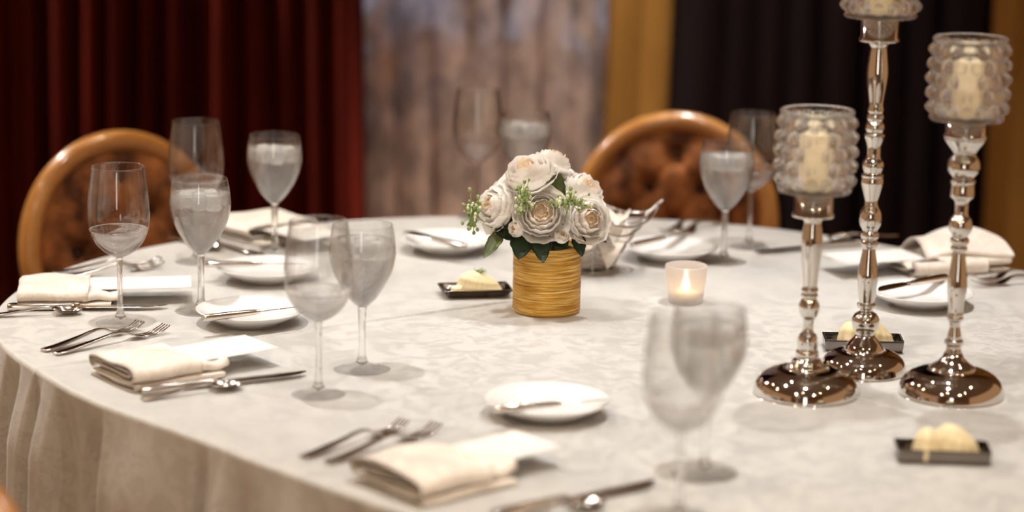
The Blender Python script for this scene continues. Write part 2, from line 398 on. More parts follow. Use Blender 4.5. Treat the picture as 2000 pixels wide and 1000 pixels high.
def curtain(name, xa, xb, y, mat, label, crests, depth, z1=CEIL, z0=.02, sharp=1.6, group=None):
    """pleated drape: crests is a list of x positions of the fold crests that stand forward"""
    nu = max(60, int((xb - xa) * 150)); nz = 10
    cr = [xa - .05] + list(crests) + [xb + .05]
    def fn(u, v):
        x = xa + (xb - xa) * u; z = z0 + (z1 - z0) * v
        k = 0
        while k < len(cr) - 2 and x > cr[k + 1]: k += 1
        t = (x - cr[k]) / (cr[k + 1] - cr[k]); gap = cr[k + 1] - cr[k]
        d = abs(math.cos(PI * t)) ** sharp
        wob = .012 * math.sin(x * 9 + z * 2.1) + .006 * math.sin(z * 3 + x * 23)
        lean = .018 * (z - 1) * math.sin(x * 5)
        return (x + lean + .012 * math.sin(2 * PI * t), y - depth * min(1, gap / .09) * d + wob, z)
    o = mk(name, sheet(nu, nz, fn, -.003), mat)
    return tag(o, label, 'curtain', group)
def regular(xa, xb, step, jit):
    out = []; x = xa
    while True:
        x += step * (1 + rnd.uniform(-jit, jit))
        if x > xb - .02: return out
        out.append(x)
crx = [-2.3, -2.2, -2.08, -2.0, -1.88, -1.80, -1.68, -1.60, -1.5, -1.42, -1.33, -1.255, -1.215, -1.185, -1.10, -1.025, -.968, -.880, -.830, -.708, -.628, -.552, -.487, -.420]
curtain('velvet_curtain', -2.4, -.378, 5.92, RED, 'crimson velvet pleated curtain behind the chair beside the filled wine glasses', crx, .15, sharp=6)
curtain('sheer_curtain', -.43, .26, 6.02, SHEER, 'taupe patterned sheer drape over the window behind the flowers', regular(-.43, .26, .10, .35), .035, sharp=1)
curtain('gold_drape', .235, .385, 5.93, GOLDV, 'narrow mustard drape hanging between the sheer drape and shaded burgundy curtain', [.27, .345], .03, sharp=1)
curtain('velvet_curtain', .375, 1.17, 5.90, BURG, 'burgundy velvet curtain with painted-in shade behind the tall candlesticks', regular(.375, 1.17, .10, .3), .06)
curtain('gold_drape', 1.15, 2.4, 5.93, GOLDV, 'wide mustard drape at the edge beyond the burgundy curtain', regular(1.15, 2.4, .16, .3), .04, sharp=1)

# ---------------------------------------------------------------- chairs
def superring(rx, rz, k, n=64):
    return [(0, rx * math.cos(2 * PI * i / n), rz * math.sin(2 * PI * i / n)) for i in range(n)]
RX, RZ = .215, .225
def make_chair(label, loc, rz):
    """front faces local +x; the round back stands at x = -.24"""
    t = thing('round_back_chair', label, 'chair', loc, rz, 'tufted round back chairs')
    BC = Vector((-.20, 0, .655)); tilt = Matrix.Translation(BC) @ Matrix.Rotation(math.radians(-9), 4, 'Y')
    mk('back_frame', xf(tube(superring(RX - .02, RZ - .02, 0), .021, 12, True), mat=tilt), WOOD, t)
    btn = []
    for r in range(-3, 4):
        for c in range(-3, 4):
            y, z = c * .105 + (r % 2) * .0525, r * .068
            if (y / (RX - .06)) ** 2 + (z / (RZ - .06)) ** 2 < 1: btn.append((y, z))
    def pad(u, v):
        a = 2 * PI * u; q = v
        y, z = (RX - .03) * q * math.cos(a), (RZ - .03) * q * math.sin(a)
        d = .048 * (1 - q ** 4) + .004
        for by, bz in btn:
            dd = math.hypot(y - by, z - bz); d -= .030 * math.exp(-(dd / .017) ** 2) + .008 * math.exp(-(dd / .04) ** 2)
            # pulled creases running from button to button
        cy, cz = y / .105, z / .136
        p, q2 = (cy + cz) % 1, (cy - cz) % 1
        if v < .9:
            d -= .006 * math.exp(-(min(p, 1 - p) / .07) ** 2) + .006 * math.exp(-(min(q2, 1 - q2) / .07) ** 2)
        return (max(d, .002), y, z)
    up_ = mk('back_cushion', xf(grid(96, 34, pad), mat=tilt), MOHAIR, t)
    mk('back_panel', xf(join(xf(lathe([(0, -.004), (.195, -.004), (.195, .004), (0, .004)], 40), mat=Matrix.Rotation(PI / 2, 4, 'Y'))), mat=tilt @ Matrix.Translation((-.012, 0, 0))), MOHAIR, t)
    for by, bz in btn:
        mk('button', xf(ball((.018, by, bz), .008, 8, 5, (.6, 1, 1)), mat=tilt), BUTTON, up_)
    for s in (-1, 1):
        mk('back_post', tube(spline([(-.175, s * .10, .40), (-.185, s * .11, .45), (-.175, s * .105, .49)], 4), .016, 8), WOOD, t)
    sh = [(.185 * math.copysign(abs(math.cos(a)) ** .7, math.cos(a)), .235 * math.copysign(abs(math.sin(a)) ** .7, math.sin(a))) for a in [2 * PI * i / 40 for i in range(40)]]
    def slab(z0, z1, k, dome):
        rows = [(.97, z0), (1, z0 + .01), (1, z1 - .01), (.96, z1), (.7, z1 + dome * .6), (.35, z1 + dome * .92), (.02, z1 + dome)]
        V = [(x * a * k, y * a * k, z) for a, z in rows for x, y in sh]; nn = len(sh)
        F = [(i * nn + j, i * nn + (j + 1) % nn, (i + 1) * nn + (j + 1) % nn, (i + 1) * nn + j) for i in range(len(rows) - 1) for j in range(nn)]
        F += [tuple(range(nn - 1, -1, -1)), tuple((len(rows) - 1) * nn + j for j in range(nn))]
        return V, F
    mk('seat_rail', slab(.36, .42, 1, 0), WOOD, t); mk('seat_cushion', slab(.42, .46, .96, .025), MOHAIR, t)
    for sx, sy in ((1, 1), (1, -1), (-1, 1), (-1, -1)):
        mk('leg', xf(lathe([(0, 0), (.011, 0), (.013, .02), (.020, .30), (.024, .32), (.022, .36), (0, .36)], 12), (sx * .145, sy * .185, 0)), WOOD, t)
    return t
def chair_root(bx, by, yaw):
    return (bx + .20 * math.cos(yaw), by + .20 * math.sin(yaw), 0)
yl = math.radians(-55); yr = math.radians(-97); yn = math.radians(45)
ch = make_chair('honey wood chair with brown tufted round back in front of crimson curtain', chair_root(-.748, 4.56, yl), yl)
copy_tree(ch, 'honey wood chair with rust tufted round back behind the bread basket', chair_root(.335, 4.92, yr), yr)
copy_tree(ch, 'honey wood chair by the near tablecloth corner, only its back rim showing', chair_root(-.603, 2.532, yn), yn)

# ---------------------------------------------------------------- table and cloth
TC = (.25, 3.35)
ED = [1.128, 1.092, 1.057, 1.021, 0.988, 0.963, 0.948, 0.938, 0.935, 0.946, 0.97, 0.999, 1.032, 1.064, 1.088, 1.107, 1.124, 1.142, 1.158, 1.172, 1.179, 1.179, 1.177, 1.174, 1.169, 1.155, 1.133, 1.101, 1.061, 1.014, 0.96, 0.908, 0.866, 0.827, 0.791, 0.764, 0.751, 0.747, 0.749, 0.758, 0.773, 0.788, 0.802, 0.823, 0.865, 0.926, 1.001, 1.085, 1.158, 1.215, 1.258, 1.285, 1.301, 1.305, 1.296, 1.28, 1.258, 1.229, 1.198, 1.164]
def edge(a):
    t = (a / (2 * PI) * 60) % 60; i = int(t); f = t - i
    p = [ED[(i + k) % 60] for k in (-1, 0, 1, 2)]
    return .5 * (2 * p[1] + (p[2] - p[0]) * f + (2 * p[0] - 5 * p[1] + 4 * p[2] - p[3]) * f * f + (3 * p[1] - p[0] - 3 * p[2] + p[3]) * f ** 3)
folds = []                      # (angle, half width, amplitude) of the hanging folds
a = 0
while a < 360:
    folds.append((math.radians(a), math.radians(rnd.uniform(1.8, 3.6)), rnd.uniform(.03, .06))); a += rnd.uniform(8, 13)
folds = [(f[0], f[1], f[2] * (.3 if 60 < math.degrees(f[0]) < 145 else 1)) for f in folds if not (166 < math.degrees(f[0]) < 266)]
VIS = [(166, -.6), (170, .3), (173.5, 1), (176, .9), (177.8, .6), (178.6, -1), (181.3, -1), (182.2, .9), (184.3, .9), (185.2, -.9), (186.2, .2), (187, .9), (188.8, .8), (190.2, -.8), (192.5, -.5), (193.5, -.2), (195, -.9), (197, -.8), (198.3, .5), (203, .9), (208, .5), (210.6, .2), (211.6, -.9), (213, -.8), (214.2, .5), (216.5, .8), (219, -.3), (222, .3), (227, .8), (232, .2), (236, -.8), (238, .6), (243, .9), (248, -.5), (254, .8), (260, -.6), (266, -.8)]
def vis_at(d):
    for (a0, v0), (a1, v1) in zip(VIS, VIS[1:]):
        if a0 <= d <= a1:
            q = (d - a0) / (a1 - a0); q = q * q * (3 - 2 * q); return v0 + (v1 - v0) * q
    return None
def fold_at(a):
    v = vis_at(math.degrees(a))
    if v is not None: return .055 + v * .043
    s = 0
    for c, h, am in folds:
        d = (a - c + PI) % (2 * PI) - PI
        if abs(d) < 4 * h: s += am * math.exp(-(d / h) ** 2)
    return s
def cloth_mesh():
    V, F = [], []; n = 1440
    rows = [(k / 24, 0) for k in range(1, 25)]
    V.append((TC[0], TC[1], TZ))
    def pt(i, k):
        a = 2 * PI * i / n; e = edge(a) - .008
        if k <= 24:
            r, z = e * k / 24, TZ
        elif k <= 29:
            q = (k - 24) / 5 * PI / 2; r, z = e + .008 * math.sin(q), TZ - .008 * (1 - math.cos(q))
        else:
            t = (k - 29) / 26; f = fold_at(a)
            grow = min(1, t * 7) * .55 + .45 * t
            r = e + .008 + .012 * t + (f - .055) * grow; z = TZ - .008 - (TZ - .03) * t
        return (TC[0] + r * math.cos(a), TC[1] + r * math.sin(a), z)
    K = 55
    for k in range(1, K + 1):
        for i in range(n): V.append(pt(i, k))
    for i in range(n): F.append((0, 1 + i, 1 + (i + 1) % n))
    for k in range(K - 1):
        o = 1 + k * n
        for i in range(n): F.append((o + i, o + n + i, o + n + (i + 1) % n, o + (i + 1) % n))
    return V, F
tag(mk('tablecloth', cloth_mesh(), CLOTH), 'long ivory damask cloth covering the dining table and hanging in folds', 'tablecloth')
def pressed_fold(p, q, hw, hh, n=60):
    d = (Vector(q) - Vector(p)); l = d.length; d.normalize(); sd = Vector((-d.y, d.x))
    def fn(u, v):
        k = (v - .5) * 2; wv = .0018 * math.sin(u * 9) + .0007 * math.sin(u * 31)
        e_ = min(1, u * 14, (1 - u) * 10)
        x, y = (Vector(p) + d * (l * u)) + sd * (k * hw * (1 + .15 * math.sin(u * 23)) + wv)
        return (x, y, TZ - .0006 + hh * e_ * (1 - abs(k) ** 1.6) + .0002)
    return grid(n, 8, fn)
clo = bpy.data.objects['tablecloth']
mk('pressed_fold', pressed_fold((-.648, 3.287), (.035, 3.772), +.0080, .0032), CLOTH, clo)
mk('pressed_fold', pressed_fold((.05, 3.705), (.90, 2.71), .0034, .0017), CLOTH, clo)
tb = thing('dining_table', 'round-ended dining table under the ivory damask cloth', 'table', (TC[0], TC[1], 0))
nn = 72
tp = [((edge(2 * PI * i / nn) - .02) * math.cos(2 * PI * i / nn), (edge(2 * PI * i / nn) - .02) * math.sin(2 * PI * i / nn)) for i in range(nn)]
mk('tabletop', ([(x, y, z) for z in (TZ - .035, TZ - .003) for x, y in tp], [tuple(range(nn - 1, -1, -1)), tuple(range(nn, 2 * nn))] + [(i, (i + 1) % nn, nn + (i + 1) % nn, nn + i) for i in range(nn)]), DARKWOOD, tb, False)
for lx, ly in ((-.35, .3), (.5, -.45), (.35, .25), (-.05, -.35)):
    mk('leg', xf(lathe([(0, 0), (.03, 0), (.035, .4), (.045, TZ - .035), (0, TZ - .035)], 16), (lx, ly, 0)), DARKWOOD, tb)

# ---------------------------------------------------------------- glasses
def shell(outer, th):
    """outer profile (r, z) bottom to top -> closed wall with thickness, rounded lip"""
    inner = [(max(r - th, 0), z + (th if i == 0 else 0)) for i, (r, z) in enumerate(outer)]
    top = outer[-1]
    return outer + [(top[0] - th * .5, top[1] + th * .5)] + inner[::-1]
FOOT_W = [(0, .0006), (.035, .0006), (.037, .0011), (.0365, .0018), (.028, .0032), (.016, .0060), (.009, .011), (.0058, .018)]
WB = spline([(.0052, .1025), (.012, .1055), (.024, .113), (.036, .126), (.0440, .145), (.0465, .166), (.0455, .190), (.0425, .215), (.0392, .241)], 5)
GB = spline([(.0065, .0915), (.012, .096), (.022, .107), (.0345, .127), (.0425, .1455), (.0465, .163), (.0468, .176), (.0450, .193), (.0420, .209)], 5)
def make_wine(label, loc):
    t = thing('wine_glass', label, 'wine glass', loc, 0, 'wine glasses')
    cut = .146; lo = [p for p in WB if p[1] < cut]; hi = [p for p in WB if p[1] >= cut]
    mk('bowl', lathe(shell(hi, .0011)[:-1], 56), GLASS, t)
    inn = [(max(0, r - .0011 - .0030 * max(0, (cut - z) / cut * 3)), z + .0035 * (cut - z) / .03) for r, z in lo]
    mk('bowl_base', lathe([(0, .1015)] + lo + [(hi[0][0], cut), (hi[0][0] - .0011, cut)] + inn[::-1] + [(0, inn[0][1])], 56), BASEGL, t)
    mk('stem', lathe([(0, .006)] + spline([(.0085, .011), (.0055, .020), (.0040, .045), (.0042, .08), (.0052, .1015)], 4) + [(0, .1018)], 20), STEMGL, t)
    mk('foot', lathe(FOOT_W + [(0, .018)], 48), FOOTG, t)
    return t
def make_goblet(label, loc):
    t = thing('water_goblet', label, 'water glass', loc, 0, 'water goblets')
    mk('bowl', lathe([(0, .0905)] + shell(GB, .0011)[:-1] + [(0, .0925)], 56), GLASS, t)
    mk('stem', lathe([(0, .006)] + spline([(.0085, .011), (.0060, .020), (.0050, .045), (.0058, .075), (.0065, .0905)], 4) + [(0, .091)], 20), STEMGL, t)
    mk('foot', lathe([(r * 1.09, z) for r, z in FOOT_W] + [(0, .018)], 48), FOOTG, t)
    lvl = .186
    wp = [(max(r - .0014, .0008), z + .0012) for r, z in GB if z < lvl]
    wr = wp[-1][0]
    wt = mk('water', lathe([(0, .094)] + wp + [(wr, lvl), (wr * .93, lvl + .0004), (wr * .5, lvl + .0003), (0, lvl)], 48), WATER, t)
    rg = random.Random(3)
    for k in range(7):
        a = k * 2.4; rr = .022 if k else 0; s = rg.uniform(.010, .013)
        mm = Matrix.Translation((rr * math.cos(a), rr * math.sin(a), lvl - .0095 + rg.uniform(-.002, .002))) @ Matrix.Rotation(rg.uniform(0, 3), 4, 'Z') @ Matrix.Rotation(rg.uniform(-.4, .4), 4, 'X')
        v, f = ball((0, 0, 0), 1, 12, 8)
        v = [tuple(math.copysign(abs(q) ** .55, q) * s for q in p) for p in v]
        mk('ice_cube', xf((v, f), mat=mm), ICE, t)
    return t
W0 = make_wine('empty wine glass beside the pair of forks at the near left place setting', (-.590, 3.552, TZ))
for lab, x, y in (('empty wine glass overlapping the round brown chair back beside the crimson curtain', -.533, 4.0),
                  ('empty wine glass in front of a full water goblet between napkin and bread plate', -.259, 3.166),
                  ('empty wine glass rising behind the white roses against the sheer drape', -.068, 4.44),
                  ('empty wine glass behind the water goblet in front of the rust chair', .420, 4.203),
                  ('blurred empty wine glass closest to the viewer, in front of the votive', .197, 2.659)):
    copy_tree(W0, lab, (x, y, TZ))
G0 = make_goblet('iced water goblet beside the wine glass and bread plate at the left', (-.479, 3.638, TZ))
for lab, x, y in (('iced water goblet standing against the crimson curtain behind the folded napkin', -.408, 4.067),
                  ('iced water goblet behind the empty wine glass near the table middle', -.209, 3.304),
                  ('iced water goblet half hidden behind the white roses', .021, 4.38),
                  ('iced water goblet in front of the rust tufted chair back', .364, 4.073),
                  ('blurred water goblet just behind the wine glass closest to the viewer', .239, 2.832)):
    copy_tree(G0, lab, (x, y, TZ), 1.3 + x * 5)

# ---------------------------------------------------------------- bread plates
def make_plate(label, loc):
    pr = [(0, .003), (.040, .003), (.041, 0), (.045, 0), (.046, .003), (.058, .0075), (.072, .0150), (.0825, .0220), (.0835, .0238), (.0820, .0242), (.0700, .0185), (.055, .0115), (.045, .0085), (.030, .0078), (0, .0076)]
    t = mk('bread_plate', lathe(pr, 72), PORC); t.location = loc
    return tag(t, label, 'plate', 'bread plates')
PL = [('white bread plate with a butter knife beside the wine glass at the left', -.395, 3.57),
      ('white bread plate seen partly through the wine glass near the folded napkin', -.401, 3.873),
      ('white bread plate behind the butter tray and left of the roses', -.112, 4.126),
      ('blurred white bread plate beyond the closest folded napkin', .050, 3.085),
      ('white bread plate between the wire basket and a water goblet', .272, 4.094),
      ('white bread plate behind the candlesticks in front of the folded napkin', .655, 3.773)]
p0 = make_plate(PL[0][0], (PL[0][1], PL[0][2], TZ))
for lab, x, y in PL[1:]: copy_tree(p0, lab, (x, y, TZ))

# ---------------------------------------------------------------- cutlery (handle end at the origin, pointing along +x)
def make_fork(label, loc, rz, k=1.0):
    t = thing('fork', label, 'fork', loc, rz, 'forks')
    mk('handle', ribbon([(s * k, 0, z, hw, ht) for s, z, hw, ht in spline([(0, .003, .003, .0015), (.004, .0033, .0085, .002), (.03, .005, .0085, .002), (.07, .010, .0055, .0021), (.10, .0145, .0034, .0022), (.116, .0135, .0034, .002), (.126, .0095, .0075, .0016), (.136, .006, .0118, .0013), (.147, .0038, .0122, .0012)], 4)]), STEEL, t)
    for q in (-1.5, -.5, .5, 1.5):
        y = q * .0066
        mk('tine', ribbon([(s * k, y * (1 - .12 * i / 6), z, hw, .0011) for i, (s, z, hw) in enumerate([(.145, .0040, .0024), (.152, .0030, .0021), (.160, .0028, .0019), (.168, .0036, .0018), (.176, .0058, .0016), (.184, .0092, .0013), (.190, .0125, .0007)])], 8), STEEL, t)
    return t
def make_knife(label, loc, rz, k=1.0):
    t = thing('table_knife', label, 'knife', loc, rz, 'table knives')
    mk('handle', ribbon([(s * k, 0, z, hw, ht) for s, z, hw, ht in spline([(0, .0062, .004, .003), (.003, .0062, .0088, .0055), (.03, .0066, .0088, .0058), (.08, .0066, .0068, .0055), (.100, .0066, .0062, .0058), (.106, .0066, .0075, .0062), (.110, .0066, .0055, .004)], 4)], 12), STEEL, t)
    mk('blade', ribbon([(s * k, y, .0058, hw, ht) for s, y, hw, ht in spline([(.108, 0, .0045, .0022), (.116, -.001, .0085, .0014), (.16, -.001, .0100, .0012), (.205, -.001, .0102, .0011), (.228, .001, .0078, .0010), (.240, .004, .0035, .0008), (.2435, .0055, .001, .0005)], 4)], 10), STEEL, t)
    return t
def make_spoon(label, loc, rz):
    t = thing('teaspoon', label, 'spoon', loc, rz, 'teaspoons')
    mk('handle', ribbon([(s, 0, z, hw, ht) for s, z, hw, ht in spline([(0, .0035, .003, .0015), (.003, .0035, .0075, .0018), (.03, .005, .0070, .002), (.07, .0105, .0042, .002), (.095, .0135, .0028, .0021), (.104, .0125, .0030, .0019)], 4)]), STEEL, t)
    def bowl(u, v):
        x = .100 + .046 * u; w_ = .0152 * math.sqrt(max(0, 1 - ((u - .5) / .5) ** 2)) ** .85 * (1.05 - .2 * (u - .5)) + .0012
        s = (v - .5) * 2
        return (x, w_ * s, .0125 - .004 * u - .0085 * (1 - s * s) * math.sin(PI * min(1, max(0, u))) ** .7)
    mk('bowl', sheet(18, 12, bowl, .0011), STEEL, t)
    return t
def make_butter_knife(label, loc, rz, tilt=0, roll=0.0):
    t = thing('butter_knife', label, 'knife', loc, rz, 'butter knives'); t.rotation_euler = (roll, tilt, rz)
    mk('handle', ribbon([(s, 0, 0, hw, ht) for s, hw, ht in spline([(0, .003, .003), (.003, .0068, .0050), (.03, .0068, .0054), (.075, .0048, .0046), (.088, .0038, .0036), (.092, .0050, .0036)], 4)], 10), STEEL, t)
    mk('blade', ribbon([(s, y, 0, hw, ht) for s, y, hw, ht in spline([(.090, 0, .003, .0016), (.098, -.001, .0065, .0011), (.125, -.001, .0078, .001), (.150, 0, .0075, .0009), (.162, .003, .0040, .0007), (.166, .005, .001, .0005)], 4)], 10), STEEL, t)
    return t
def aim(p, q): return math.atan2(q[1] - p[1], q[0] - p[0])
# place setting at the left
make_knife('steel table knife at the far left edge behind the wine glass foot', (-.775, 3.622, TZ), math.radians(7))
make_spoon('teaspoon lying beside the table knife at the far left edge', (-.80, 3.575, TZ), math.radians(14))
make_fork('fork mostly hidden behind the left menu card, its tines farthest out', (-.755, 3.88, TZ), math.radians(31))
make_fork('fork mostly hidden behind the left menu card, beside the card edge', (-.735, 3.85, TZ), math.radians(33), .95)
# near left setting
make_fork('fork farther from the near folded napkin, one of the overlapping pair', (-.672, 3.370, TZ), math.radians(52))
make_fork('fork closer to the near folded napkin, one of the overlapping pair', (-.652, 3.352, TZ), math.radians(47), 1.07)
make_knife('table knife lying along the near folded napkin at the cloth corner', (-.497, 3.150, TZ), math.radians(28))
make_spoon('teaspoon lying against the table knife by the near folded napkin', (-.492, 3.118, TZ), math.radians(31))
# nearest setting
make_fork('blurred fork beside the closest folded napkin, the outer one', (-.254, 2.862, TZ), math.radians(51))
make_fork('blurred fork beside the closest folded napkin, the inner one partly under it', (-.222, 2.842, TZ), math.radians(50), 1.06)
make_knife('blurred table knife at the bottom edge beside the closest wine glass', (-.018, 2.640, TZ), math.radians(36))
make_spoon('blurred teaspoon at the bottom edge beside the table knife', (-.005, 2.610, TZ), math.radians(38))
# far left setting
make_knife('dark table knife beside the far folded napkin in front of crimson curtain', (-.590, 4.225, TZ), math.radians(-48))
make_spoon('teaspoon beside the far left knife near the folded napkin', (-.605, 4.19, TZ), math.radians(-48))
# back and right settings
make_fork('blurred fork at the far table edge behind the bread basket plate', (.372, 4.455, TZ), math.radians(-122))
make_fork('blurred second fork at the far edge, nearer the water goblet', (.400, 4.44, TZ), math.radians(-124))
make_knife('table knife pointing at the wine glass behind the shortest candlestick', (.640, 4.245, TZ), math.radians(206))
make_spoon('teaspoon at the far edge behind the tallest candlestick', (.70, 4.32, TZ), math.radians(206))
make_fork('fork pointing in from the edge beyond the candlesticks, the farther one', (.940, 4.030, TZ), math.radians(206))
make_fork('fork pointing in from the edge beyond the candlesticks, the closer one', (.945, 3.985, TZ), math.radians(204), 1.05)
zb = TZ + .0298
for lab, a, b_, tl in (('butter knife across the bread plate beside the left wine glass', (-.455, 3.472), (-.326, 3.553), 0),
                       ('butter knife across the bread plate seen through the wine glass', (-.500, 3.846), (-.326, 3.864), 0),
                       ('dark butter knife across the bread plate left of the roses', (-.080, 4.020), (-.189, 4.150), 0),
                       ('blurred butter knife across the plate beyond the closest napkin', (-.020, 3.000), (.136, 3.062), 0),
                       ('butter knife across the bread plate behind the wire basket', (.205, 4.06), (.30, 4.17), 0),
                       ('dark butter knife across the bread plate behind the candlesticks', (.709, 3.850), (.558, 3.728), 0)):
    make_butter_knife(lab, (a[0], a[1], zb), aim(a, b_), tl, -.25)

# ---------------------------------------------------------------- folded napkins with menu cards
def strip(path, u0, u1, th, nu=14, wob=0.0, seed=0, taper=0.0, bulge=0.0):
    """cloth folded along a (v, z) path and run along u"""
    P2 = spline(path, 5); nv = len(P2) - 1; r = random.Random(seed); ph = [r.uniform(0, 6) for _ in range(4)]
    def fn(a, b_):
        v, z = P2[int(round(b_ * nv))]; u = u0 + (u1 - u0) * a
        k = 1 - taper * a
        zz = z * (1 + bulge * math.sin(PI * a) + wob * math.sin(7 * a + ph[0] + v * 40))
        return (u + wob * .02 * math.sin(v * 60 + ph[1]), v * k + wob * .012 * math.sin(9 * a + ph[2]), max(zz, th * .6))
    return sheet(nu, nv, fn, -th)
def make_napkin(label, loc, rz, Lh=.075, Wh=.066, flip=1, seed=0, hk=1.0, rich=False):
    """u along the card, v across; the rounded folds face -v (times flip)"""
    t = thing('folded_napkin', label, 'napkin', loc, rz, 'folded napkins')
    f = flip
    low = [(f * v, z * hk) for v, z in ((Wh, .0022), (0, .002), (-Wh * .93, .0025), (-Wh, .0050), (-Wh * .93, .0075), (0, .0068), (Wh * .95, .0072))]
    mk('lower_fold', strip(low, -Lh, Lh * .9, .0016, seed=seed, wob=.10), NAPK, t)
    upp = [(f * v, z * hk) for v, z in ((Wh * .9, .0100), (0, .0105), (-Wh * .80, .0110), (-Wh * .99, .0145), (-Wh * 1.02, .0210), (-Wh * .90, .0270), (-Wh * .5, .0300), (0, .0295), (Wh * .6, .0285), (Wh * .97, .0245), (Wh * 1.0, .0180), (Wh * .9, .0130))]
    mk('upper_fold', strip(upp, -Lh * 1.02, Lh * .42, .0018, seed=seed + 1, wob=.06, bulge=.05), NAPK, t)
    tail = [(f * v, z * hk) for v, z in ((Wh * .5, .0095), (-Wh * .55, .0100), (-Wh * .92, .0125), (-Wh * .97, .0175), (-Wh * .85, .0215), (-Wh * .45, .0222), (Wh * .1, .0205))]
    mk('tucked_end', strip(tail, Lh * .30, Lh * 1.05, .0018, seed=seed + 2, wob=.12, taper=.12), NAPK, t)
    inner = [(f * v, z * hk) for v, z in ((Wh * .8, .0185), (0, .0190), (-Wh * .7, .0175), (-Wh * .86, .0195), (-Wh * .7, .0225), (0, .0238), (Wh * .8, .0230))]
    mk('inner_fold', strip(inner, -Lh * .97, Lh * .35, .0014, seed=seed + 3, wob=.08), NAPK, t)
    if rich:
        pk = [(f * v, z * hk) for v, z in ((Wh * 1.1, .022), (Wh * .7, .040), (Wh * .2, .050), (-Wh * .3, .043), (-Wh * .8, .034), (-Wh * 1.0, .028), (-Wh * .85, .025), (-Wh * .2, .034))]
        mk('top_flap', strip(pk, -Lh * 1.1, Lh * .55, .0018, seed=seed + 4, wob=.10, taper=.35, bulge=.25), NAPK, t)
        rl = [(f * (-Wh * .98 + .011 * math.cos(q)), .013 + .011 * math.sin(q)) for q in [i * .55 for i in range(11)]]
        mk('rolled_edge', strip(rl, -Lh * .5, Lh * .95, .0016, seed=seed + 5, wob=.05, taper=.1), NAPK, t)
    return t
def make_card(label, loc, rz, Lc=.19, Wc=.092, tilt=0.0):
    def fn(a, b_): return (-Lc / 2 + Lc * a, -Wc / 2 + Wc * b_, .0025 * (a - .3) ** 2)
    o = mk('menu_card', sheet(10, 4, fn, .0006), CARD); o.location = loc; o.rotation_euler = (0, tilt, rz)
    return tag(o, label, 'menu card', 'menu cards')
def setting(napl, cardl, x, y, deg, flip=1, seed=0, cu=.060, rich=False, Lh=.075, Wh=.066, cz=.0255, cw=.092, hk=1.0, tilt=.0):
    r = math.radians(deg); make_napkin(napl, (x, y, TZ), r, Lh, Wh, flip, seed, hk, rich)
    if cardl: make_card(cardl, (x + cu * math.cos(r), y + cu * math.sin(r), TZ + cz), r, Wc=cw, tilt=tilt)
setting('folded ivory napkin at the far left edge holding a menu card', 'white menu card in the napkin at the far left edge', -.695, 3.705, 8, 1, 11, cu=.095, cw=.085)
setting('folded ivory napkin at the cloth corner between forks and knife', 'white menu card in the napkin between forks and knife at the corner', -.487, 3.250, 38, 1, 23, cu=.072, Wh=.060, hk=1.1)
setting('blurred folded ivory napkin closest to the viewer at the bottom edge', 'blurred white menu card in the napkin closest to the viewer', -.087, 2.776, 41, 1, 31, cu=.070, hk=1.15)
setting('folded ivory napkin behind the water goblet by the crimson curtain', 'menu card in the napkin by the crimson curtain', -.430, 4.215, -48, -1, 41, cu=.065, Lh=.085, Wh=.075, hk=1.15)
setting('fanned ivory napkin with rolled folds behind the tall candlesticks', 'white menu card in the fanned napkin behind the candlesticks', .735, 4.065, 201, -1, 53, cu=.115, rich=True, Lh=.095, Wh=.07, hk=1.0)

# ---------------------------------------------------------------- candlesticks
def cup_mesh(R=.0535, Hc=.110):
    rows, cols = 5, 16
    outer = [(R * (.93 if z == 0 else .94 + .06 * math.sin(PI * min(1, z / .9))), z * Hc) for z in [i / 60 for i in range(61)]]
    def rf(r, z, a, k):
        if k == 0 or k > 61: return r
        zz = z / Hc
        if zz < .05 or zz > .95: return r
        v = (zz - .05) / .9 * rows; row = int(v); fv = v - row
        fu = (a / (2 * PI) * cols + .5 * (row % 2)) % 1
        d = math.hypot((fu - .5) * 1.9, (fv - .5) * 1.9)
        return r - .0045 + .0095 * max(0, math.cos(min(1, d) * PI / 2)) ** .9
    prof = [(0, 0)] + outer + [(R * .90, Hc + .0015)] + [(R * .84, Hc * (1 - i / 12)) for i in range(12)] + [(R * .82, .008), (R * .6, .006), (0, .006)]
    return lathe(prof, 128, rf)
CUP = None
def candlestick(label, loc, prof, socket, cuplabel, candlelabel):
    """prof: dome foot upward (r, z); socket: (z0, z1, r)"""
    t = thing('candlestick', label, 'candlestick', loc, 0, 'polished metal candlesticks')
    k = next(i for i, p in enumerate(prof) if p[2] == 'n')
    mk('dome_foot', lathe([(0, .002)] + [(.070 * 0 + prof[0][0], 0)] + [(p[0], p[1]) for p in prof[:k + 1]] + [(0, prof[k][1])], 72), CHROME, t)
    sp_ = [(p[0], p[1]) for p in prof[k:]]
    mk('turned_stem', lathe([(0, sp_[0][1])] + spline(sp_, 4) + [(0, sp_[-1][1])], 40), CHROME, t)
    z0, z1, r = socket
    mk('socket', lathe([(0, z0), (r * .5, z0), (r * 1.08, z0 + .001), (r * 1.08, z0 + .0045), (r, z0 + .006), (r, z1), (r * .9, z1 + .0012), (r * .85, z1), (0, z1 - .004)], 40), CHROME, t)
    global CUP
    zc = loc[2] + z1 + .0014
    if CUP is None: CUP = mk('candle_cup', cup_mesh(), CRYSTAL); c = CUP
    else: c = CUP.copy(); C.objects.link(c)
    c.location = (loc[0], loc[1], zc); tag(c, cuplabel, 'candle holder', 'bubbled crystal cups')
    pc = thing('pillar_candle', candlelabel, 'candle', (loc[0], loc[1], zc + .0062), 0, 'ivory pillar candles')
    mk('wax', lathe([(0, 0), (.0215, 0), (.022, .002), (.022, .070), (.0205, .073), (.012, .0715), (0, .0705)], 32), WAX, pc)
    mk('wick', tube([(0, 0, .070), (.0004, 0, .075), (.0012, 0, .079)], .0007, 6), BUTTON, pc)
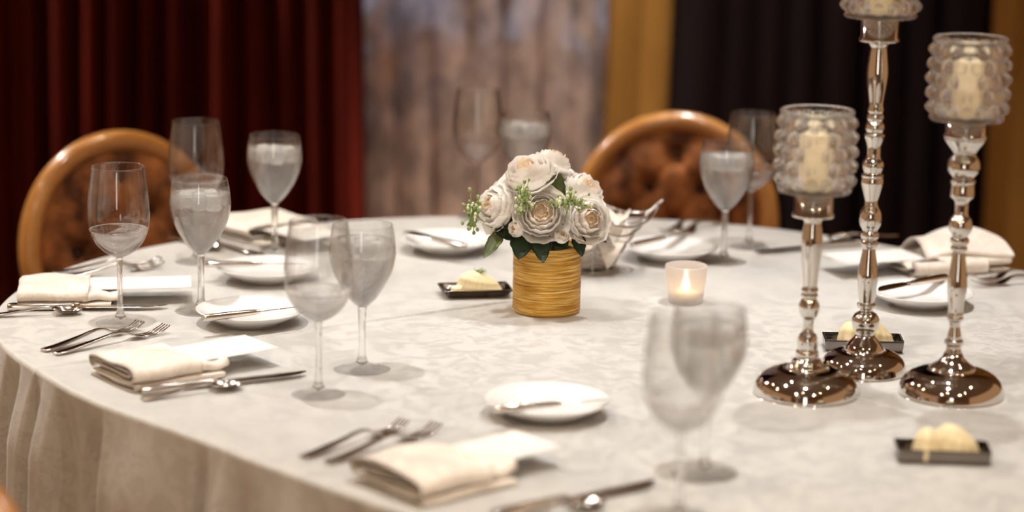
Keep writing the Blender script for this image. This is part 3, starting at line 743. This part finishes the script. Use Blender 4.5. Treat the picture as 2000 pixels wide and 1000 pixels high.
def dome(R, top, rt_):
    return [(R, 0, ''), (R, .002, ''), (R * .985, .007, '')] + [(rt_ + (R * .985 - rt_) * math.cos(q), .007 + (top - .007) * math.sin(q), '') for q in [PI / 2 * i / 10 for i in range(1, 11)]]
st3 = dome(.0725, .036, .031) + [(.0315, .038, ''), (.030, .0405, ''), (.0215, .0455, ''), (.0150, .0525, ''), (.0115, .060, 'n'), (.0098, .066, ''), (.0105, .070, ''), (.0128, .073, ''), (.0128, .077, ''), (.0098, .079, ''), (.0100, .083, ''), (.0080, .092, ''), (.0072, .098, ''), (.0085, .104, ''), (.0108, .1065, ''), (.0108, .110, ''), (.0098, .112, ''), (.0108, .114, ''), (.0100, .117, ''),
       (.0112, .130, ''), (.0135, .1485, ''), (.0122, .170, ''), (.0088, .196, ''), (.0082, .2005, ''), (.0105, .203, ''), (.0112, .207, ''), (.0095, .2105, ''), (.0125, .2135, ''), (.0128, .219, ''), (.0105, .2225, ''), (.0145, .229, ''), (.0160, .237, ''), (.0145, .246, ''), (.0098, .2525, ''), (.0092, .262, ''), (.0100, .272, ''), (.0155, .2770, ''), (.0162, .283, ''), (.0155, .295, ''), (.0170, .298, ''), (.0165, .301, ''), (.0135, .3035, ''), (.0205, .312, ''), (.0222, .319, ''), (.0205, .328, ''), (.0150, .3365, ''), (.0180, .342, ''), (.0255, .352, ''), (.0285, .3565, ''), (.0275, .358, '')]
candlestick('candlestick of middle height, rightmost of the three polished metal ones', (.609, 3.226, TZ), st3, (.3575, .382, .0270), 'bubbled crystal cup on the middle height candlestick at the right edge', 'ivory pillar candle in the crystal cup at the right edge')
st1 = dome(.0725, .036, .026) + [(.027, .038, ''), (.0245, .0405, ''), (.0205, .0450, ''), (.0200, .048, 'n'), (.0155, .051, ''), (.0160, .055, ''), (.0155, .060, ''), (.0140, .063, ''), (.0140, .072, ''), (.0135, .078, ''), (.0115, .0835, ''), (.0078, .088, ''), (.0076, .104, ''), (.0115, .1100, ''), (.0142, .119, ''), (.0140, .126, ''), (.0105, .1325, ''), (.0095, .1345, ''), (.0115, .137, ''), (.0115, .140, ''), (.0100, .142, ''), (.0115, .1445, ''), (.0112, .148, ''), (.0098, .151, ''),
       (.0112, .170, ''), (.0135, .195, ''), (.0145, .213, ''), (.0135, .228, ''), (.0115, .2405, ''), (.0140, .2445, ''), (.0145, .248, '')]
candlestick('shortest of the three polished metal candlesticks, beside the blurred near goblet', (.407, 3.218, TZ), st1, (.2475, .2818, .0265), 'bubbled crystal cup on the shortest candlestick', 'ivory pillar candle in the cup on the shortest candlestick')
st2 = dome(.0615, .031, .028) + [(.0285, .033, ''), (.0280, .0345, ''), (.0225, .043, ''), (.0150, .051, ''), (.0135, .054, 'n'), (.0135, .058, ''), (.0165, .062, ''), (.0195, .069, ''), (.0195, .077, ''), (.0155, .084, ''), (.0095, .088, ''), (.0095, .092, ''), (.0130, .0945, ''), (.0130, .099, ''), (.0105, .101, ''), (.0115, .108, ''), (.0145, .1345, ''), (.0125, .155, ''), (.0092, .176, ''), (.0090, .180, ''), (.0120, .183, ''), (.0122, .189, ''), (.0100, .1925, ''), (.0125, .195, ''), (.0125, .202, ''), (.0105, .2055, ''), (.0145, .213, ''), (.0157, .222, ''), (.0145, .232, ''), (.0100, .2405, ''), (.0090, .247, ''), (.0100, .252, ''), (.0150, .2700, ''), (.0158, .275, ''), (.0152, .281, ''), (.0156, .285, ''), (.0125, .288, ''), (.0150, .296, ''), (.0145, .303, ''), (.0100, .3095, ''), (.0095, .320, ''), (.0100, .3265, ''), (.0135, .337, ''), (.0140, .3425, ''), (.0110, .345, ''), (.0132, .350, ''), (.0125, .357, ''), (.0098, .3605, ''), (.0115, .364, ''), (.0115, .369, ''), (.0098, .372, ''), (.0112, .376, ''), (.0098, .3835, ''), (.0105, .392, ''), (.0140, .418, ''), (.0145, .432, ''), (.0125, .452, ''), (.0112, .464, ''), (.0140, .469, ''), (.0142, .4725, '')]
candlestick('tallest of the three polished metal candlesticks, standing behind the other two', (.504, 3.344, TZ), st2, (.472, .505, .0258), 'bubbled crystal cup on the tallest candlestick, cut by the top edge', 'ivory pillar candle in the cup on the tallest candlestick')

# ---------------------------------------------------------------- votive
vt = thing('votive_candle', 'small frosted glass votive with a lit tealight behind the near goblet', 'candle', (.278, 3.762, TZ))
mk('frosted_glass', lathe(shell([(0, 0), (.026, 0), (.0275, .002), (.0295, .02), (.0325, .045), (.0338, .060)], .002), 48), FROST, vt)
mk('tealight', lathe([(0, .004), (.019, .004), (.019, .018), (.017, .0185), (.0165, .016), (0, .016)], 32), WAX, vt)
mk('flame', lathe([(0, .019), (.0035, .023), (.0048, .029), (.003, .037), (0, .045)], 16), FLAME, vt)

# ---------------------------------------------------------------- butter trays
def make_tray(label, loc, rz, flat, herb, seed):
    t = thing('butter_tray', label, 'butter dish', loc, rz, 'small metal butter trays')
    a, b_ = .056, .029
    def fn(u, v):
        x, y = (u - .5) * 2, (v - .5) * 2
        if flat:
            m_ = max(abs(x), abs(y)); z = .004 + .011 * max(0, (m_ - .72) / .28) ** 1.2
            return (x * a, y * b_ * 1.05, z)
        m_ = max(abs(x), abs(y)); wl = max(0, (m_ - .80) / .20); lo = .78
        fx = math.copysign(min(abs(x), .80) / .80 * .97 + .03 * max(0, (abs(x) - .8) / .2), x); fy = math.copysign(min(abs(y), .80) / .80 * .97 + .03 * max(0, (abs(y) - .8) / .2), y)
        return (fx * a, fy * b_ * .85, .003 + .020 * wl * lo)
    mk('tray', sheet(40, 24, fn, .0022), TRAY, t)
    r = random.Random(seed)
    def curl(cx, cy, rx, ry, hz, rot, gro):
        def f(u, v):
            a_ = 2 * PI * v; q = math.sin(u * PI / 2)
            gr = 1 + .035 * math.sin(gro * a_ + 4 * u) + .02 * math.sin(23 * u)
            x, y = rx * q * math.cos(a_) * gr, ry * q * math.sin(a_) * gr
            z = .0045 + hz * (math.cos(u * PI / 2) ** .85) * (1 - .3 * (x / rx))
            return (cx + x * math.cos(rot) - y * math.sin(rot), cy + x * math.sin(rot) + y * math.cos(rot), z)
        return grid(24, 96, f)
    if flat:
        mk('butter', curl(.006, 0, .036, .024, .034, 0, 28), BUTTER, t); mk('butter', curl(-.022, -.006, .020, .010, .014, .3, 6), BUTTER, t)
    else:
        mk('butter', curl(.016, 0, .030, .022, .040, 0, 14), BUTTER, t); mk('butter', curl(-.018, -.002, .025, .020, .037, 1.2, 7), BUTTER, t)
    if herb:
        vf = []
        for k in range(14):
            d = r.uniform(-1.2, 1.2); l = r.uniform(.008, .016); x, y = r.uniform(-.006, .008), r.uniform(-.005, .005)
            vf.append(tube([(x, y, .036), (x + l * .5 * math.cos(d), y + l * .4 * math.sin(d), .040), (x + l * math.cos(d), y + l * math.sin(d), .040 + r.uniform(-.002, .005))], [.0011, .0009, .0003], 5))
        mk('herb_garnish', join(*vf), HERB, t, kind='stuff')
    return t
make_tray('dark metal tray of piped butter with green herb beside the gold vase', (-.058, 3.785, TZ), math.radians(10), True, True, 1)
make_tray('metal butter tray half hidden behind the tallest candlestick foot', (.521, 3.475, TZ), math.radians(-2), False, False, 2)
make_tray('metal butter tray alone in front of the candlesticks', (.543, 2.912, TZ), math.radians(-3), False, False, 3)

# ---------------------------------------------------------------- vase and roses
VX, VY = .055, 3.685
def vase_rf(r, z, a, k):
    return r
pv = [(0, 0), (.049, 0), (.0515, .002)]
rv = random.Random(5); z = .004
while z < .106:                                 # wound threads
    h = rv.uniform(.0009, .0021); pv += [(.0518 + rv.uniform(0, .0004), z), (.0529 + rv.uniform(0, .0005), z + h * .5)]; z += h
pv += [(.0520, .107), (.0500, .108), (.0490, .106), (.0485, .01), (0, .008)]
vs = thing('flower_vase', 'gold thread-wrapped cylinder vase holding the white roses', 'vase', (VX, VY, TZ))
mk('body', lathe(pv, 72), GOLD, vs)
mk('moss_filling', lathe([(0, .085), (.0475, .085), (.0475, .098), (.03, .104), (0, .106)], 24), LEAF, vs)

def petal_mesh(r0, r1, h, span, curl, seed):
    """section of an open cup: radius r0 at the foot to r1 at the lip"""
    r = random.Random(seed); ph = r.uniform(0, 6)
    def fn(u, v):
        s = (u - .5) * 2; w_ = (1 - .25 * (1 - v) ** 2) * math.sqrt(max(.0, 1 - (.55 * abs(s)) ** 3 * v))
        a = s * span * (.35 + .65 * math.sin(min(1, v * 1.25) * PI / 2))
        top = 1 - .16 * abs(s) ** 2.4 + .025 * math.sin(5 * s + ph)
        vv = v * top
        rad = r0 + (r1 - r0) * math.sin(min(1, vv * 1.35) * PI / 2) ** .75 - curl * max(0, vv - .70) ** 1.3 * 3
        zz = h * (vv ** 1.35)
        rad += .0010 * math.sin(9 * s + ph) * v
        return (rad * math.cos(a), rad * math.sin(a), zz)
    return grid(10, 9, fn)
RINGS = [  # r0, r1, h, span, curl, count, tilt (unit flower of radius ~1 -> metres at R = .038)
    (.000, .0065, .036, 1.5, .004, 3), (.001, .0120, .0375, 1.15, .005, 4), (.002, .0180, .0370, 1.0, .006, 5),
    (.003, .0240, .0350, .90, .006, 6), (.004, .0300, .0315, .82, .005, 6), (.004, .0345, .0265, .78, .001, 6), (.004, .0385, .0190, .72, -.008, 6)]
PM = []
for i, (r0, r1, h, sp_, cu, c) in enumerate(RINGS):
    PM.append([])
    for k in range(2):
        me = bpy.data.meshes.new('petal'); v, f = petal_mesh(r0, r1, h, sp_, cu, i * 7 + k); me.from_pydata([tuple(q) for q in v], [], f)
        me.polygons.foreach_set('use_smooth', [True] * len(me.polygons)); me.materials.append(PETALC if i < 2 else PETAL); PM[-1].append(me)
def leaf_vf(base, tip, wd, droop=.1, nrm=(0, -1, .3)):
    b_, t_ = Vector(base), Vector(tip); d = t_ - b_; l = d.length; d.normalize()
    n_ = Vector(nrm); n_ = (n_ - d * n_.dot(d)).normalized(); s = d.cross(n_)
    def fn(u, v):
        q = (v - .5) * 2; ser = 1 + .06 * math.sin(u * 60)
        w_ = wd * (math.sin(PI * u ** .75) ** .8) * ser
        p = b_ + d * (l * u) + s * (w_ * q * .5) - n_ * (wd * .22 * (1 - abs(q)) * 1.0) * math.sin(PI * u) - n_ * droop * l * (u * (1 - u)) * .0
        return tuple(p)
    return sheet(14, 6, fn, .0004)
def make_rose(label, ctr, axis, R, leaves=(), rings=range(7), calyx=True, close=1.0, tint=None):
    ax = Vector(axis).normalized(); k = R / .038
    foot = Vector((VX + max(-.03, min(.03, (ctr[0] - VX) * .35)), VY + max(-.03, min(.03, (ctr[1] - VY) * .35)), TZ + .09))
    t = thing('rose', label, 'rose', tuple(foot), 0, 'cream roses in the gold vase')
    base = Vector(ctr) - ax * (.020 * k) - foot
    q = ax.to_track_quat('Z', 'Y'); rr = random.Random(hash(label) % 1000 if False else int(abs(ctr[0]) * 9000 + ctr[2] * 3000))
    tw = rr.uniform(0, 6)
    for i in rings:
        cnt = RINGS[i][5]
        for j in range(cnt):
            o = bpy.data.objects.new('petal', PM[i][(i + j) % 2]); C.objects.link(o); o.parent = t
            a = tw + 2 * PI * (j + .5 * (i % 2)) / cnt + rr.uniform(-.18, .18) + i * .4
            o.rotation_mode = 'QUATERNION'
            o.rotation_quaternion = q @ Matrix.Rotation(a, 4, 'Z').to_quaternion() @ Matrix.Rotation(rr.uniform(-.06, .10) + .02 * i, 4, 'Y').to_quaternion()
            s = k * rr.uniform(.94, 1.06); o.scale = (s * close, s * close, s)
            o.location = base
    mm = Matrix.Translation(base) @ q.to_matrix().to_4x4()
    if 0 in rings: mk('heart', xf(lathe([(0, .002), (.018 * k, .006 * k), (.024 * k, .014 * k), (.020 * k, .021 * k), (.011 * k, .026 * k), (0, .028 * k)], 20), mat=mm), PETALC, t)  # solid core added so the gaps between petals stay bright
    mk('calyx', xf(lathe([(0, -.010 * k), (.004 * k, -.009 * k), (.007 * k, -.003 * k), (.009 * k, .002 * k), (0, .002 * k)], 12), mat=mm), STEMG, t)
    b0 = base - ax * .008 * k
    mid = b0 * .55 + Vector((0, 0, .012)) - ax * .006
    mk('stem', tube(spline([(0, 0, -.04), (0, 0, 0), tuple(mid), tuple(b0)], 5), .0022, 7), STEMG, t)
    for (lb, lt, wd, light, nr) in leaves:
        mk('leaf', leaf_vf(Vector(lb) - foot, Vector(lt) - foot, wd, nrm=nr), LEAFL if light else LEAF, t)
    return t
FV = (0, -1, .35)
make_rose('open cream rose facing the viewer at the middle of the bouquet', (.044, 3.622, .918), (.02, -.92, .38), .0385,
          [((.040, 3.640, .895), (.048, 3.592, .846), .034, 0, FV), ((.02, 3.64, .895), (.010, 3.600, .849), .040, 0, FV), ((.06, 3.645, .885), (.085, 3.61, .868), .030, 0, FV)])
make_rose('open cream rose with peach heart at the right side of the bouquet', (.117, 3.640, .906), (.38, -.85, .28), .0345,
          [((.098, 3.65, .885), (.108, 3.625, .850), .022, 0, FV), ((.122, 3.655, .880), (.146, 3.65, .868), .014, 0, (0, -.4, 1))])
make_rose('large cream rose on top of the bouquet tilted towards the left', (.022, 3.665, .975), (-.30, -.38, .88), .0395,
          [((.058, 3.66, .93), (.072, 3.655, .975), .034, 1, FV)])
make_rose('cream rose partly hidden behind the top rose', (.062, 3.715, .985), (.30, .10, .95), .030)
make_rose('cream rose at the left side of the bouquet facing left', (-.029, 3.660, .921), (-.80, -.50, .32), .0365,
          [((-.015, 3.65, .888), (-.043, 3.620, .846), .026, 1, (-.5, -.8, .2)), ((-.055, 3.665, .897), (-.071, 3.66, .888), .012, 1, (0, -.6, 1)), ((-.02, 3.65, .90), (0.0, 3.63, .872), .03, 0, FV), ((.0, 3.65, .915), (-.012, 3.63, .890), .02, 0, FV)])
make_rose('small cream rose between the left rose and the top rose', (-.010, 3.70, .940), (-.45, -.1, .88), .027)
make_rose('cream rose at the upper right of the bouquet facing up', (.112, 3.695, .943), (.60, -.25, .76), .0365)
make_rose('half open cream bud between the top rose and upper right rose', (.078, 3.690, .952), (.05, -.45, .85), .022, rings=range(2, 6), close=.85)
make_rose('small pale yellow bud below the middle rose, on its right', (.075, 3.615, .884), (.25, -.55, .5), .0185, rings=range(1, 5), close=.75)
make_rose('loose cream bud petals below the middle rose, on its left', (.006, 3.622, .893), (-.65, -.65, .25), .0195, rings=range(1, 5), close=.8)

def sprig(label, ctr, spread, seed):
    r = random.Random(seed); foot = Vector((VX + (ctr[0] - VX) * .3, VY + (ctr[1] - VY) * .3, TZ + .09))
    t = thing('filler_sprig', label, 'greenery', tuple(foot), 0, 'green filler sprigs in the bouquet'); c = Vector(ctr) - foot
    st = [tube(spline([(0, 0, -.03), (0, 0, .01), tuple(c * .7), tuple(c)], 4), .0012, 6)]; b1, b2 = [], []
    for k in range(64):
        d = Vector((r.gauss(0, 1) * spread[0], r.gauss(0, .6) * .008, r.gauss(0, 1) * spread[1])); p = c + d
        st.append(tube([tuple(c * .96), tuple(c + d * .5 + Vector((0, 0, -.002))), tuple(p)], .0005, 4))
        (b1 if k % 3 else b2).append(ball(p, r.uniform(.0019, .0034), 7, 5, (1, 1, 1.25)))
    mk('stalks', join(*st), SPRIG, t, kind='stuff'); mk('green_buds', join(*b1), SPRIG, t, kind='stuff'); mk('white_buds', join(*b2), SPRIGW, t, kind='stuff')
sprig('green filler sprig above the middle rose, on its left', (.014, 3.612, .938), (.008, .012), 4)
sprig('green filler sprig above the middle rose, on its right', (.087, 3.615, .938), (.013, .007), 5)
sprig('green filler sprig sticking out at the left edge of the bouquet', (-.061, 3.655, .910), (.006, .013), 6)

# ---------------------------------------------------------------- wire bread basket with napkin
bk_ = thing('bread_basket', 'bright wire bread basket with upswept corners behind the roses', 'basket', (.132, 3.99, TZ), math.radians(4))
LV = [(.114, .116), (.092, .094), (.075, .070), (.060, .047), (.047, .026)]
def wire_ring(R, z, sag, pull):
    out = []
    for c in range(4):
        a0, a1 = c * PI / 2, (c + 1) * PI / 2
        p, q_ = (R * math.cos(a0), R * math.sin(a0)), (R * math.cos(a1), R * math.sin(a1))
        for i in range(12):
            s = i / 12; b_ = 4 * s * (1 - s); k = 1 + pull * b_
            out.append(((p[0] + (q_[0] - p[0]) * s) * k, (p[1] + (q_[1] - p[1]) * s) * k, z - sag * b_))
    return out
for R, zz in LV: mk('wire', tube(wire_ring(R, zz, .006 + .022 * (zz / .116), .16), .0019, 7, True), WIRE, bk_)
mk('base_ring', tube([(.040 * math.cos(2 * PI * i / 28), .040 * math.sin(2 * PI * i / 28), .0022) for i in range(28)], .0022, 7, True), WIRE, bk_)
for c in range(4):
    a_ = c * PI / 2
    mk('corner_rib', tube(spline([(r_ * math.cos(a_), r_ * math.sin(a_), z_) for r_, z_ in ((.040, .002), (.047, .026), (.060, .047), (.075, .070), (.092, .094), (.114, .116), (.121, .122))], 4), .0024, 8), WIRE, bk_)
    a_ += PI / 4
    mk('side_rib', tube(spline([(r_ * math.cos(a_), r_ * math.sin(a_), z_) for r_, z_ in ((.038, .002), (.040, .018), (.053, .055), (.068, .080))], 4), .0012, 6), WIRE, bk_)
def liner(u, v):
    a_ = 2 * PI * u; q_ = v
    pk = .5 + .5 * math.cos(4 * a_); ruf = math.sin(11 * a_ + 1) * .5 + math.sin(17 * a_) * .3
    r_ = .030 + .045 * q_ + .010 * pk * q_ ** 2 + .004 * ruf * q_
    z_ = .008 + (.080 + .012 * pk) * q_ ** 1.25 + .006 * ruf * q_
    return (r_ * math.cos(a_) * .76, r_ * math.sin(a_) * .76, z_)
ln = thing('basket_napkin', 'ivory napkin lining the wire bread basket', 'napkin', (.132, 3.99, TZ), math.radians(4))
mk('liner', sheet(120, 16, liner, .0012), NAPK, ln)
def heap(u, v):
    a_ = 2 * PI * u; q_ = 1 - v
    z_ = .058 + .050 * (1 - q_ ** 2) + .012 * math.sin(5 * a_ + 2) * q_ + .008 * math.sin(9 * a_ + 7 * q_) * q_
    return (.066 * q_ * math.cos(a_), .066 * q_ * math.sin(a_), z_)
mk('folded_top', grid(72, 14, heap), NAPK, ln)
def corner(u, v): # napkin corner poking out between the lower wires towards the viewer
    s = (v - .5) * 2 * (1 - u) ; return (.030 + s * .024 - .006 * u, -.046 - .012 * math.sin(PI * u), .060 - .050 * u)
mk('hanging_corner', sheet(10, 10, corner, .0012), NAPK, ln)
